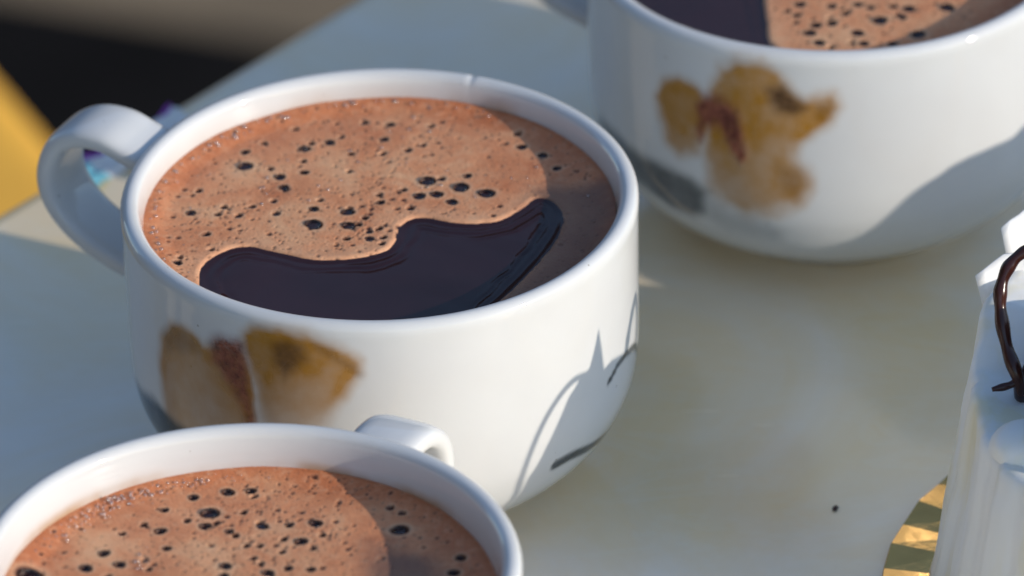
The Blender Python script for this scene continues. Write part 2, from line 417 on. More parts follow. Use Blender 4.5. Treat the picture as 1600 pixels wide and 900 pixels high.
LOOP_WIDE = [(3.86, -0.34), (4.0, -0.30), (4.3, -0.20), (4.7, -0.08), (5.18, -0.12), (5.57, -0.38), (5.76, -0.9), (5.66, -1.4), (5.25, -1.85), (4.6, -2.18), (4.0, -2.35), (3.86, -2.38)]
LOOP_SMALL = [(3.86, -0.47), (4.05, -0.45), (4.45, -0.41), (4.85, -0.48), (5.2, -0.73), (5.36, -1.13), (5.26, -1.57), (4.92, -1.93), (4.45, -2.12), (4.05, -2.19), (3.86, -2.22)]
def make_handle(parent, deg, loop=LOOP_WIDE):
    """flat strap loop: centre line in the radial plane, then a rounded rectangle section swept along it"""
    line = smooth_open([(r_, H + z_) for r_, z_ in loop], 8)
    t = np.gradient(line, axis=0); t /= np.linalg.norm(t, axis=1)[:, None]; nrm = np.c_[-t[:, 1], t[:, 0]]
    n = len(line); V = []; F = []; S = 28
    for i in range(n):
        e = min(i, n - 1 - i) / (n - 1)
        fl = math.exp(-(e / 0.055) ** 2)
        hw = 0.56 + 0.14 * fl; ht = 0.19 + 0.05 * fl
        for k in range(S):
            q = 2 * math.pi * k / S
            cw, sw = math.cos(q), math.sin(q)
            x = math.copysign(abs(cw) ** 0.5, cw) * hw; y = math.copysign(abs(sw) ** 0.72, sw) * ht
            V.append((line[i, 0] + nrm[i, 0] * y, x, line[i, 1] + nrm[i, 1] * y))
        if i:
            for k in range(S):
                F.append(((i - 1) * S + k, (i - 1) * S + (k + 1) % S, i * S + (k + 1) % S, i * S + k))
    a = math.radians(deg); c, s = math.cos(a), math.sin(a)
    V = [(x * c - y * s, x * s + y * c, z) for x, y, z in V]
    F = [f[::-1] for f in F]
    o = mesh_obj('handle', V, F, M_CUP, parent)
    attr(o, 'stain', np.zeros((len(V), 3), np.float32)); return o

def dome(r, h, seg=14, rings=5):
    V = [(0, 0, h)]; F = []
    for j in range(1, rings + 1):
        a = j / rings * math.pi / 2
        for k in range(seg):
            q = 2 * math.pi * k / seg
            V.append((r * math.sin(a) * math.cos(q), r * math.sin(a) * math.sin(q), h * math.cos(a)))
    for k in range(seg): F.append((0, 1 + k, 1 + (k + 1) % seg))
    for j in range(rings - 1):
        for k in range(seg):
            a = 1 + j * seg
            F.append((a + k, a + seg + k, a + seg + (k + 1) % seg, a + (k + 1) % seg))
    return V, F
_v, _f = dome(1.0, 1.0)
BUBBLE_MESH = bpy.data.meshes.new('bubble'); BUBBLE_MESH.from_pydata([tuple(c * CM for c in p) for p in _v], [], _f)
BUBBLE_MESH.polygons.foreach_set('use_smooth', np.ones(len(BUBBLE_MESH.polygons), dtype=bool)); BUBBLE_MESH.materials.append(M_FILM)

def make_coffee(parent, level, pool, pores, n_random, seed, wall_r, thin=None, cluster=None, ymin=-9.0):
    """dark liquid disc + foam raft with open pores; domes of film over the larger pores.  All in the cup's own frame (cm)"""
    lr = np.random.default_rng(seed)
    FT = 0.05                                                      # foam stands this far above the liquid
    P = smooth_closed(pool, 8) if pool else None
    # liquid
    st = 0.028; a = np.arange(-wall_r, wall_r + st, st); X, Y = np.meshgrid(a, a)
    sd = poly_sd(X, Y, P) if pool else np.full(X.shape, 1.0)
    wb = (fbm(X * 1.3, Y * 1.3, seed + 5) - 0.5) * 0.22
    Z = level + 0.0 * X
    if pool:
        am = 0.35 + 0.9 * vnoise(X * 0.9 + 3, Y * 0.9 + 3, seed + 12)
        Z = Z + 0.006 * am * np.exp(-((sd + 0.20 + wb) / 0.06) ** 2) - 0.005 * am * np.exp(-((sd + 0.30 + wb) / 0.06) ** 2) \
            + 0.012 * np.exp(-((sd + 0.34 + wb * 1.2) / 0.04) ** 2) * sstep(1.0, 2.3, X) + 0.014 * sstep(-0.12, 0.0, sd)
    rr = np.hypot(X, Y); keep = rr < wall_r
    Z = Z + 0.03 * sstep(wall_r - 0.15, wall_r, rr)
    def grid(Xg, Yg, Zg, kp, name, mat, par):
        idx = np.arange(Xg.size).reshape(Xg.shape); q = kp[:-1, :-1] & kp[1:, :-1] & kp[1:, 1:] & kp[:-1, 1:]
        F = np.stack([idx[:-1, :-1][q], idx[:-1, 1:][q], idx[1:, 1:][q], idx[1:, :-1][q]], 1)
        used = np.unique(F); re = np.full(Xg.size, -1); re[used] = np.arange(len(used))
        V = np.c_[Xg.ravel(), Yg.ravel(), Zg.ravel()][used]
        return mesh_obj(name, V, re[F], mat, par), used
    grid(X, Y, Z, keep, 'coffee', M_COFFEE, parent)
    # foam
    st = 0.021; a = np.arange(-wall_r - 0.05, wall_r + 0.05, st); X, Y = np.meshgrid(a, a[a > ymin])
    rr = np.hypot(X, Y)
    if pool:
        sd = poly_sd(X, Y, P) + (fbm(X * 5, Y * 5, seed + 9) - 0.5) * 0.05
    else:
        sd = np.full(X.shape, 3.0)
    Z = level + FT * np.sqrt(np.clip(sd / 0.07, 0, 1)) - 0.06 * (sd < 0) * np.clip(-sd / 0.03, 0, 1)
    Z += 0.030 * (fbm(X * 1.1, Y * 1.1, seed) - 0.5) * sstep(0, 0.3, sd) + 0.006 * (fbm(X * 7, Y * 7, seed + 2) - 0.5) * sstep(0, 0.2, sd)
    Z += 0.07 * sstep(wall_r - 0.40, wall_r, rr + 0.16 * (fbm(X * 1.7, Y * 1.7, seed + 3) - 0.5))      # foam climbs the wall
    red = sstep(wall_r - 1.0, wall_r - 0.05, rr + 0.9 * (fbm(X * 0.9, Y * 0.9, seed + 4) - 0.5)) * 0.95
    skin = np.zeros(X.shape)
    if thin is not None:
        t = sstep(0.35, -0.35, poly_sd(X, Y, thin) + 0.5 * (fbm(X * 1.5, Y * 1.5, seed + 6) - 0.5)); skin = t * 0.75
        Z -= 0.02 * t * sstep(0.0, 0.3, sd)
    dark = np.zeros(X.shape); pale = 0.75 * np.exp(-(np.clip(sd, 0, 9) / 0.30) ** 2) * (1 - skin) if pool else np.zeros(X.shape)
    pl = [(x, y, r, 1.0) for x, y, r in pores]
    tries = 0
    while len(pl) < len(pores) + n_random and tries < 60000:
        tries += 1
        x, y = lr.uniform(-wall_r, wall_r, 2)
        if math.hypot(x, y) > wall_r - 0.08 or y < ymin: continue
        dens = 0.15 + 0.85 * float(vnoise(np.array([x * 1.3 + 7]), np.array([y * 1.3 + 7]), seed + 8)[0]) ** 1.6
        if cluster: dens += sum(0.9 * math.exp(-((x - cx) ** 2 + (y - cy) ** 2) / cr ** 2) for cx, cy, cr in cluster)
        if lr.random() > dens: continue
        r = min(0.07, 0.011 + 0.011 * lr.exponential(1.0))
        pl.append((x, y, r, lr.uniform(0.25, 1.0)))
    x0, y0 = X[0, 0], Y[0, 0]
    for (x, y, r, dp) in pl:
        i0, i1 = int((x - 2.6 * r - x0) / st), int((x + 2.6 * r - x0) / st) + 2
        j0, j1 = int((y - 2.6 * r - y0) / st), int((y + 2.6 * r - y0) / st) + 2
        i0, j0 = max(i0, 0), max(j0, 0)
        if j1 <= 0 or i1 <= 0: continue
        sx, sy = X[j0:j1, i0:i1] - x, Y[j0:j1, i0:i1] - y
        r = r * 0.86; an = np.arctan2(sy, sx); q = np.hypot(sx, sy) / (r * (1 + 0.07 * np.sin(2 * an + x * 9) + 0.04 * np.sin(3 * an + y * 9)))
        w = sstep(1.12, 0.86, q)
        tk = 1.0 - 0.8 * float(skin[min(max(int((y - y0) / st), 0), X.shape[0] - 1), min(max(int((x - x0) / st), 0), X.shape[1] - 1)] > 0.2)
        if tk < 1: dp = min(dp, 0.3)
        big = 1.0 if r > 0.045 else 0.0
        Z[j0:j1, i0:i1] -= w * ((0.008 + 0.012 * dp) if not big else 0.10 * tk) 
        pale[j0:j1, i0:i1] = np.maximum(pale[j0:j1, i0:i1], np.exp(-((q - 1.45) / 0.40) ** 2) * (0.9 if big else 0.35))
        dark[j0:j1, i0:i1] = np.maximum(dark[j0:j1, i0:i1], sstep(1.45, 1.02 if big else 0.55, q) * (0.30 + 0.65 * dp) * (1.0 if tk == 1 else 0.5))
    keep = (rr < wall_r + 0.04) & (sd > -0.09)
    foam, used = grid(X, Y, Z, keep, 'foam', M_FOAM, parent)
    attr(foam, 'foam', np.c_[red.ravel()[used], dark.ravel()[used], skin.ravel()[used], pale.ravel()[used]].astype(np.float32))
    for (x, y, r) in pores:
        if r < 0.066: continue
        b = bpy.data.objects.new('bubble', BUBBLE_MESH); COL.objects.link(b); b.parent = foam
        b.location = Vector((x, y, level + FT - 0.02)) * CM; b.scale = (r * 0.92, r * 0.92, r * 0.6)
    return foam

def beads(foam, pts, name='froth'):
    """a froth of tiny film bubbles heaped against the wall, joined into one part"""
    V, F = [], []
    dv, df = dome(1, 1, 9, 4)
    for x, y, z, r in pts:
        b = len(V); V += [(x + r * p[0], y + r * p[1], z + r * p[2]) for p in dv]; F += [tuple(b + i for i in f) for f in df]
    o = mesh_obj(name, V, F, M_FROTH, foam); o['kind'] = 'stuff'; return o

# --- cup in the middle
C1 = (0, 0, 0); L1 = H - 0.52
cup1 = empty('coffee_cup', C1, 'white coffee cup in the middle, full view, with dark pool in its foam', 'cup', 'white coffee cups')
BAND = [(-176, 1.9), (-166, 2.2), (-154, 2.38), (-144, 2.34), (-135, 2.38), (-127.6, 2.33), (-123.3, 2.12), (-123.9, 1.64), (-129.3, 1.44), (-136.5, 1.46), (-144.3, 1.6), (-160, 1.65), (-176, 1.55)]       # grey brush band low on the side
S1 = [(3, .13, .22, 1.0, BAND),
      (0, .17, .30, 1.0, [(-147.1, 3.78), (-143.7, 4.11), (-139.6, 4.22), (-136, 4.19), (-133, 4.04), (-127.8, 4.17), (-120.9, 4.27), (-119.7, 3.67), (-119.2, 2.3), (-121, 1.4), (-140, 1.2), (-147.9, 1.6), (-148.5, 2.87), (-148.8, 3.32)]),
      (2, .15, .34, .95, [(-130, 4.12), (-126.9, 4.28), (-122.6, 4.29), (-120.6, 3.99), (-120.2, 3.54), (-118.9, 3.11), (-119.3, 2.5), (-121, 2.4), (-122.8, 3.1), (-124.6, 3.55), (-127.4, 3.8), (-130, 3.88)]),
      (0, .20, .38, 1.0, [(-120.9, 4.55), (-119, 4.62), (-112, 4.68), (-104.6, 4.66), (-99, 4.54), (-94.9, 4.32), (-94.2, 4.1), (-97.2, 3.9), (-99.5, 3.63), (-101.7, 3.33), (-104, 3.06), (-107.1, 2.6), (-114.8, 2.5), (-118.3, 3.23), (-120.3, 3.88)]),
      (1, .16, .25, .80, [(-114.4, 4.5), (-111.3, 4.6), (-107.6, 4.52), (-106.6, 4.31), (-109.1, 4.06), (-111.7, 3.9), (-113.9, 4.11)]),
      (1, .12, .2, .50, [(-105.4, 4.6), (-100.4, 4.55), (-95.6, 4.26), (-95, 4.1), (-98.5, 4.2), (-102.6, 4.4)]),
      (1, .14, .2, .45, [(-146.5, 3.86), (-142.7, 4.13), (-138.6, 4.18), (-134.5, 4.06), (-134.3, 3.89), (-139, 3.78), (-145.7, 3.6)])]
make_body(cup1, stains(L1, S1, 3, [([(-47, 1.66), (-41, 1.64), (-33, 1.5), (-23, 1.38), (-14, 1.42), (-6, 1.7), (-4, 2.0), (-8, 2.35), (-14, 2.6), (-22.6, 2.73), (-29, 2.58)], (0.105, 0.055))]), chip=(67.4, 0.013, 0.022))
make_handle(cup1, 151.0)
POOL1 = [(-2.76, -1.74), (-2.75, -1.32), (-2.55, -.94), (-2.28, -.73), (-1.96, -.69), (-1.61, -.86), (-1.12, -1.1), (-.73, -1.16), (-.23, -1.09), (.11, -.9), (.26, -.6), (.3, -.25), (.44, -.01), (.71, .04), (1.1, -.12), (1.5, -.18), (1.89, -.07), (2.2, .25), (2.43, .53), (2.63, .48), (2.8, .16), (2.83, -.23), (2.7, -.73), (2.47, -1.29), (2.13, -1.96), (1.76, -2.59), (1.3, -3.2), (-.5, -3.5), (-2.0, -2.9), (-2.6, -2.3)]
B1 = [(-1.022, -.107, .139), (-.478, -.176, .109), (-.498, .234, .099), (.747, 1.126, .129), (.614, .662, .099), (.883, .706, .099), (1.262, .901, .129), (1.119, .457, .089), (1.658, .682, .129), (-.517, -.561, .059), (-.162, -.58, .069), (.045, -.553, .059), (-.172, -.367, .059), (-.33, -.145, .059), (-.231, .044, .059), (-.151, .156, .05), (-.182, -.27, .05), (-.014, -.279, .059), (-.011, .735, .059), (.008, .499, .069), (.187, .587, .05), (.367, .871, .059), (.366, .558, .05), (-.131, .311, .05), (-.28, .398, .05), (-2.098, 1.738, .119), (-1.556, 1.372, .089), (-1.494, 1.053, .079), (-1.177, 1.489, .069), (-1.199, 1.847, .059), (-1.17, 2.224, .089), (-.79, 2.423, .069), (-2.927, .348, .079), (-2.51, .286, .059), (-1.987, .492, .059), (-2.327, -.152, .05), (-1.712, -.36, .05), (-3.112, -1.17, .069), (-3.114, -.4, .05), (-2.915, .895, .05), (-2.817, 1.028, .059), (.175, 2.91, .069), (.073, 2.454, .069), (.809, 2.835, .059), (.98, 2.946, .05), (2.225, 2.095, .079), (2.551, 1.818, .079), (2.764, 1.409, .069), (.674, 2.241, .059), (-.449, 2.024, .059), (-2.102, 2.176, .069), (1.748, .013, .05), (1.851, .28, .05), (-1.024, .36, .079), (1.365, 1.25, .069), (-.675, -.745, .05), (-.429, -.759, .04), (.265, .289, .05)]
THIN1 = [(2.3, 0.9), (3.7, 0.9), (3.7, -3.5), (1.2, -3.5), (2.2, -1.5)]
foam1 = make_coffee(cup1, L1, POOL1, B1, 1150, 21, 3.63, thin=THIN1, cluster=[(0.1, 0.2, 0.8), (-2.4, 0.4, 0.9), (-.6, 2.2, 0.9)])

pts = []
for i in range(110):
    a, q = rnd.uniform(0, 2 * math.pi), 3.5 * math.sqrt(rnd.random()); x, y = q * math.cos(a), q * math.sin(a)
    if y > 0.35 or x < -2.9: pts.append((x, y, L1 + 0.045, rnd.uniform(0.012, 0.034)))
for i in range(160):
    a = math.radians(rnd.uniform(60, 200)); q = 3.56 - abs(rnd.gauss(0, 0.07)); pts.append((q * math.cos(a), q * math.sin(a), L1 + 0.06 + 0.06 * rnd.random(), rnd.uniform(0.012, 0.04)))
beads(foam1, pts)

# --- cup in front
C2 = (-1.956, -10.517, 0); L2 = H - 0.74
cup2 = empty('coffee_cup', C2, 'front white coffee cup, cut off by the lower edge, foam covering all its coffee', 'cup', 'white coffee cups')
make_body(cup2, stains(L2, [], 31))
make_handle(cup2, 62.0, LOOP_SMALL)
B2 = [(-.578, 2.493, .139), (-.649, 2.144, .089), (-.48, 2.224, .059), (-1.307, 2.038, .089), (-2.123, 1.469, .089), (-1.871, 1.997, .059), (-2.377, 1.082, .099), (-.087, 2.503, .059), (.2, 2.1, .079), (-.289, 1.985, .069), (-.331, 2.392, .05), (-.83, 2.949, .079), (-1.26, 2.617, .069), (-.915, 2.299, .059), (-1.555, 2.227, .059), (2.224, 1.89, .129), (.981, 2.13, .099), (.767, 1.65, .099), (.595, 2.115, .069), (.413, 2.53, .05), (1.077, 1.809, .059), (1.453, 1.405, .05), (1.274, 2.167, .05), (.513, 1.733, .059), (.487, 1.386, .059), (.284, .823, .089), (.583, .929, .069), (.911, .877, .069), (1.079, .903, .05), (-.335, 1.046, .089), (-.351, .787, .069), (-1.205, 1.56, .069), (-1.385, 1.135, .05), (.392, 1.565, .05), (2.085, 2.495, .059), (2.255, 2.345, .059), (3.11, 1.076, .079), (3.004, .683, .089), (-1.891, 1.161, .089), (-.32, 3.064, .099), (.021, 3.082, .079), (.157, 1.577, .059), (-.031, 1.587, .059), (.066, 1.233, .059), (-.548, 1.614, .05), (-3.2, 0.9, .2)]
foam2 = make_coffee(cup2, L2, None, B2, 1000, 33, 3.62, thin=[(1.75, 1.6), (2.7, 1.2), (3.2, -0.5), (3.0, -3), (1.2, -3), (1.6, 0.3)], cluster=[(0.2, 1.8, 1.4)], ymin=-1.5)
pts = []
for i in range(230):
    a = math.radians(rnd.gauss(122, 17)); q = 3.52 - abs(rnd.gauss(0, 0.13)); r = min(0.038, 0.011 + rnd.expovariate(1 / 0.008))
    pts.append((q * math.cos(a), q * math.sin(a), L2 + 0.06 + 0.12 * max(0, (q - 3.3) / 0.3) * rnd.random(), r))
for i in range(14):
    x, y = rnd.gauss(-1.62, 0.06), rnd.gauss(1.2, 0.22); pts.append((x, y, L2 + 0.05, rnd.uniform(0.012, 0.03)))
beads(foam2, pts)

# --- cup at the back right
C3 = (7.332, 7.834, 0); L3 = H - 0.52
cup3 = empty('coffee_cup', C3, 'white coffee cup at the upper right with a painted amber flower on its side', 'cup', 'white coffee cups')
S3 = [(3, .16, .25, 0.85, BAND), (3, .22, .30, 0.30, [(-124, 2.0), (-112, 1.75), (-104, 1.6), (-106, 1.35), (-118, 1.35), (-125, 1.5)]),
      (0, .19, .26, 1.0, [(-137.5, 3.57), (-134.5, 3.96), (-130.2, 4.11), (-125, 4.05), (-121.5, 3.75), (-121.8, 3.25), (-125.2, 2.79), (-130.9, 2.62), (-135.2, 2.81), (-137.2, 3.17)]),
      (0, .22, .42, 1.0, [(-121.3, 4.19), (-119, 4.5), (-115, 4.66), (-108.8, 4.7), (-104.5, 4.62), (-102, 4.31), (-99.1, 4.11), (-95.5, 4.22), (-92.1, 4.27), (-90.8, 4.04), (-92.6, 3.78), (-96.3, 3.57), (-99, 3.39), (-99.7, 3.09), (-97.4, 2.81), (-97.7, 2.51), (-100.9, 2.18), (-106.1, 1.92), (-113.9, 1.77), (-119.6, 1.92), (-122.7, 2.27), (-124, 2.84), (-122.8, 3.45)]),
      (1, .16, .2, 1.0, [(-107.3, 4.27), (-104, 4.35), (-100.6, 4.14), (-98.7, 3.98), (-101.4, 3.85), (-105.1, 3.91), (-106.9, 4.06)]),
      (1, .16, .2, .35, [(-105.3, 2.88), (-99.3, 2.89), (-98, 2.57), (-100.8, 2.26), (-103.8, 2.42)]),
      (1, .12, .2, .4, [(-96.2, 4.04), (-92.5, 4.13), (-92, 3.93), (-94.8, 3.73), (-96.7, 3.81)]),
      (2, .14, .24, .85, [(-124.5, 3.95), (-119, 4.0), (-114.5, 3.85), (-113.5, 3.4), (-116, 3.15), (-120, 3.4), (-123.5, 3.35)]),
      (2, .10, .26, 1.0, [(-125.2, 3.7), (-122.5, 3.93), (-117.5, 3.9), (-114.3, 3.83), (-113.9, 3.49), (-112.5, 2.92), (-114.5, 2.77), (-116.9, 3.15), (-120.1, 3.44), (-122.7, 3.34), (-124.5, 3.01), (-125.6, 3.28)])]
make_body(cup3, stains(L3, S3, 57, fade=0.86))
make_handle(cup3, 153.0)
B3 = [(-.578, -1.444, .089), (-.069, -1.535, .079), (-.351, -2.146, .089), (.343, -1.496, .079), (.676, -2.037, .119), (.301, -2.432, .099), (-.093, -2.098, .089), (.125, -1.797, .069), (1.154, -1.689, .099), (1.265, -2.528, .119), (-.463, -2.388, .099), (.387, -2.768, .079), (.844, -2.794, .079), (1.769, -1.682, .119), (-.323, -2.707, .089), (1.039, -1.954, .069), (-.644, -1.795, .069), (.185, -2.736, .059), (.543, -1.612, .069), (-.791, -1.641, .059), (.903, -1.591, .069)]
make_coffee(cup3, L3, [(-1.16, .6), (-1.16, -.37), (-1.16, -1.22), (-1.15, -1.84), (-1.13, -2.55), (-1.0, -3.2), (-2.2, -3.4), (-3.4, -2), (-3.5, 0), (-2.5, 1.2)], B3, 900, 45, 3.63, cluster=[(0.3, -2.0, 1.3), (0.6, -2.0, 1.6)])

# ------------------------------------------------------------------ cake on its gold card
CK = np.array([13.66, -4.67])
card = empty('cake_card', (CK[0], CK[1], 0), 'pleated gold foil card under the white cake at the lower right', 'cake card')
V, F = [], []; NP = 30
for k in range(2 * NP):
    q = 2 * math.pi * (k + 0.35) / (2 * NP); hi = k % 2
    for r_, z_ in ((0.05, 0.06), (4.6, 0.06), (5.2, 0.08 + 0.02 * hi), (6.14, 0.13 + 0.06 * hi), (6.16, 0.105 + 0.06 * hi), (5.2, 0.05 + 0.03 * hi), (4.5, 0.01), (0.05, 0.01)):
        V.append((r_ * math.cos(q), r_ * math.sin(q), z_))
for k in range(2 * NP):
    for j in range(7):
        a, b = k * 8 + j, ((k + 1) % (2 * NP)) * 8 + j; F.append((a, a + 1, b + 1, b))
mesh_obj('foil', V, F, M_GOLD, card, smooth=False)

cake = empty('white_cake', (CK[0], CK[1], 0.07), 'white iced cake with fluted side and dark chocolate curl at the right edge', 'cake')
def fluted(name, r0, r1, h, seed, nf=34, amp=0.11, parent=None, mat=None, crest=None):
    na, nz = 360, 26; ang = np.linspace(0, 2 * math.pi, na, endpoint=False); V = []
    ph = fbm(np.cos(ang) * 3 + 8, np.sin(ang) * 3 + 8, seed) * 14
    fl = np.abs(np.sin(ang * nf / 2 + ph)) ** 0.7 * (0.35 + 1.3 * fbm(np.cos(ang) * 5 + 2, np.sin(ang) * 5 + 2, seed + 8)) + 0.8 * (fbm(np.cos(ang) * 9 + 4, np.sin(ang) * 9 + 4, seed + 6) - 0.5)
    tp_ = fbm(np.cos(ang) * 6 + 5, np.sin(ang) * 6 + 5, seed + 3) - 0.5
    for j in range(nz):
        t = j / (nz - 1); tt = min(1, t * 1.06)
        r = r0 + (r1 - r0) * tt ** 0.8 + amp * (fl - 0.5) * (0.4 + 0.6 * math.sin(math.pi * min(1, tt * 0.9)))
        z = h * tt * (1 + 0.05 * tp_ * tt)
        if crest:
            dg_ = np.degrees(ang); dg_ = np.where(dg_ < 100, dg_ + 360, dg_)
            z = z + tt * np.interp(dg_, [c[0] for c in crest], [c[1] for c in crest])
        r = r + 0.10 * (fbm(ang * 9 + 3, np.full(na, tt * 5.0), seed + 30) - 0.5) * min(1, 3 * tt)
        if t > 0.94: r = r - 0.22 * (t - 0.94) / 0.06
        for k in range(na): V.append((r[k] * math.cos(ang[k]), r[k] * math.sin(ang[k]), z[k]))
    F = [(j * na + k, j * na + (k + 1) % na, (j + 1) * na + (k + 1) % na, (j + 1) * na + k) for j in range(nz - 1) for k in range(na)]
    b = len(V)
    for rr_ in (0.75, 0.4):
        for k in range(na): V.append((r1 * rr_ * math.cos(ang[k]), r1 * rr_ * math.sin(ang[k]), h - 0.25 + 0.10 * math.sin(5 * ang[k] + rr_ * 9) + (0.85 if rr_ > 0.5 else 0.35) * (float(np.interp(math.degrees(ang[k]) + (360 if math.degrees(ang[k]) < 100 else 0), [c[0] for c in crest], [c[1] for c in crest])) if crest else 0)))
    V.append((0, 0, h + 0.05))
    for k in range(na):
        k2 = (k + 1) % na
        F.append(((nz - 1) * na + k, (nz - 1) * na + k2, b + k2, b + k)); F.append((b + k, b + k2, b + na + k2, b + na + k)); F.append((b + na + k, b + na + k2, len(V) - 1))
    F.append(tuple(range(na))[::-1])
    return mesh_obj(name, V, F, mat or M_CREAM, parent)
fluted('icing', 5.42, 4.75, 3.7, 5, nf=16, amp=0.16, parent=cake, crest=[(100, 1.0), (125, 0.7), (148, 0.7), (158, 0.75), (165, 0.4), (171, 0.05), (182, 0.0), (200, 0.0), (360, 0.0), (430, 0.9), (460, 1.0)])


def shard(parent, base, up, wide, h, w, bend, seed, name='shard'):
    """curved shard of white chocolate: pointed, with real thickness"""
    base, up, wide = (np.array(q, float) for q in (base, up, wide)); up /= np.linalg.norm(up); wide /= np.linalg.norm(wide); nn = np.cross(wide, up)
    nu, nv = 9, 9; lrr = random.Random(seed); V = []; pk = 0.3 + 0.4 * lrr.random(); top = [1 - 0.32 * abs(i / (nu - 1) - pk) - 0.02 * lrr.random() for i in range(nu)]
    for side in (0, 1):
        for i in range(nu):
            for j in range(nv):
                u, v = i / (nu - 1) - 0.5, j / (nv - 1)
                p = base + wide * (u * w * (1 - 0.25 * (1 - v))) + up * (v * h * top[i]) + nn * (bend * (u * u * 2.2 + 0.35 * v * v) + (0.07 if side else -0.0) * (1 - 0.5 * v))
                V.append(p)
    F = []; o = nu * nv
    for i in range(nu - 1):
        for j in range(nv - 1):
            a = i * nv + j; F.append((a, a + 1, a + nv + 1, a + nv)); F.append((o + a, o + a + nv, o + a + nv + 1, o + a + 1))
    rim = [i * nv for i in range(nu)] + [(nu - 1) * nv + j for j in range(1, nv)] + [i * nv + nv - 1 for i in range(nu - 2, -1, -1)] + [j for j in range(nv - 2, 0, -1)]
    for k in range(len(rim)):
        a, b = rim[k], rim[(k + 1) % len(rim)]; F.append((a, b, o + b, o + a))
    ob = mesh_obj(name, V, F, M_SHARD, parent)
    bm = bmesh.new(); bm.from_mesh(ob.data); bmesh.ops.recalc_face_normals(bm, faces=bm.faces[:]); bm.to_mesh(ob.data); bm.free()
    return ob
def ring_shard(parent, deg, r, z, h, w, lean, bend, seed):
    a = math.radians(deg); c, s = math.cos(a), math.sin(a)
    return shard(parent, (r * c, r * s, z), (lean * c, lean * s, 1), (-s, c, 0.0), h, w, bend, seed)
shard(cake, (9.75 - CK[0], -2.2 - CK[1], 3.6), (-0.08, 0.25, 1), (1, 0.25, 0.22), 1.15, 1.35, 0.25, 4)
shard(cake, (10.15 - CK[0], -1.15 - CK[1], 3.6), (-0.05, 0.3, 1), (1, 0.35, 0.10), 1.35, 1.35, 0.25, 9)
for k, (dg, h_, w_, ln) in enumerate([(118, 1.8, 1.9, 0.35), (95, 1.9, 1.9, 0.4), (72, 1.6, 1.9, 0.2)]):
    ring_shard(cake, dg, 4.4, 3.3, h_, w_, ln, -0.35, 5 + k)
# dollops of icing on the side
def dollop(parent, deg, z, r, sx, sz):
    V, F = dome(1, 1, 24, 10); a = math.radians(deg); c, s = math.cos(a), math.sin(a); rad = 5.42 - 0.125 * z - 0.06
    W = [(rad * c + c * p[2] * 0.22 * r * 2 - s * p[0] * r * sx, rad * s + s * p[2] * 0.22 * r * 2 + c * p[0] * r * sx, z + p[1] * r * sz * (1.0 - 0.15 * p[0])) for p in V]
    return mesh_obj('icing_dollop', W, F, M_CREAM, parent)
def swirl(parent, x, y, z, r, h):
    """piped blob of icing with a soft peak"""
    V, F = dome(1, 1, 28, 12)
    W = [(x + p[0] * r * (1 + 0.06 * math.sin(3 * math.atan2(p[1], p[0] + 1e-9) + 5 * p[2])), y + p[1] * r, z + h * (p[2] ** 0.85 if p[2] > 0 else 0)) for p in V]
    return mesh_obj('icing_dollop', W, F, M_CREAM, parent)
swirl(cake, 9.62 - CK[0], -6.0 - CK[1], 3.62, 0.55, 0.42); swirl(cake, 10.9 - CK[0], -6.5 - CK[1], 3.62, 0.6, 0.5)
# chocolate curl: world cm -> cake frame
def cw(pts, k=1.0): return [(p[0] - CK[0], p[1] + 1.29 * k - CK[1], p[2] - 0.77 * k - 0.07) for p in pts]
ornament = [
    ([(9.75, -4.9, 3.9), (9.68, -5.6, 4.3), (9.60, -5.9, 4.85), (9.447, -5.65, 5.26), (9.366, -5.38, 5.71), (9.377, -5.18, 6.04), (9.52, -5.0, 6.32), (9.78, -4.9, 6.5), (10.1, -4.9, 6.45), (10.3, -5.0, 6.1), (10.2, -5.2, 5.6), (9.9, -5.5, 5.1), (9.62, -5.85, 4.8)], 0.115),
    ([(9.62, -5.88, 4.82), (9.45, -5.92, 4.76), (9.20, -5.97, 4.73)], 0.07)]
VV, FF = [], []
for q_, (pts_, rr_) in enumerate(ornament):
    L = smooth_open(cw(pts_, 1.0 if q_ < 2 else 1.0), 8); n = len(L)
    v, f = tube(L, [rr_ * (1 - 0.45 * (i / n) ** 3) * (0.9 + 0.1 * math.sin(i * 0.7)) for i in range(n)], 12)
    FF += [tuple(len(VV) + i for i in q) for q in f]; VV += v
mesh_obj('chocolate_curl', VV, FF, M_CHOC, cake)
# unseen leaf and hoop added on the cake, shaped to shadow the middle cup
su, nu_ = np.array([math.cos(SUN_AZ), math.sin(SUN_AZ)]), np.array([-math.sin(SUN_AZ), math.cos(SUN_AZ)])
def leaf_pt(q, z, d=0.0):
    p = su * (12.6 + d) + nu_ * q - CK; return (p[0], p[1], z - 0.07)
leaf = [(-1.78, 3.6), (-1.80, 4.5), (-1.86, 5.0), (-1.66, 5.42), (-1.42, 5.78), (-1.24, 6.05), (-1.0, 6.2), (-.75, 6.28), (-.61, 6.56), (-.5, 6.85), (-.41, 6.39), (-.35, 6.03), (-.1, 6.05), (.13, 5.98), (.54, 5.84), (.98, 5.64), (1.6, 5.4), (2.3, 5.0), (2.6, 4.3), (2.6, 3.6)]
nl = len(leaf); V = [leaf_pt(q, z, d) for d in (-0.06, 0.06) for q, z in leaf]
F = [tuple(range(nl))[::-1], tuple(range(nl, 2 * nl))] + [(k, (k + 1) % nl, nl + (k + 1) % nl, nl + k) for k in range(nl)]
mesh_obj('shadow_leaf', V, F, M_CHOC, cake, smooth=False)
L = smooth_open([leaf_pt(q, z) for q, z in [(-1.80, 3.6), (-1.88, 4.6), (-2.0, 5.10), (-1.93, 5.52), (-1.72, 5.92), (-1.45, 6.18), (-1.15, 6.30), (-.85, 6.24)]], 8)
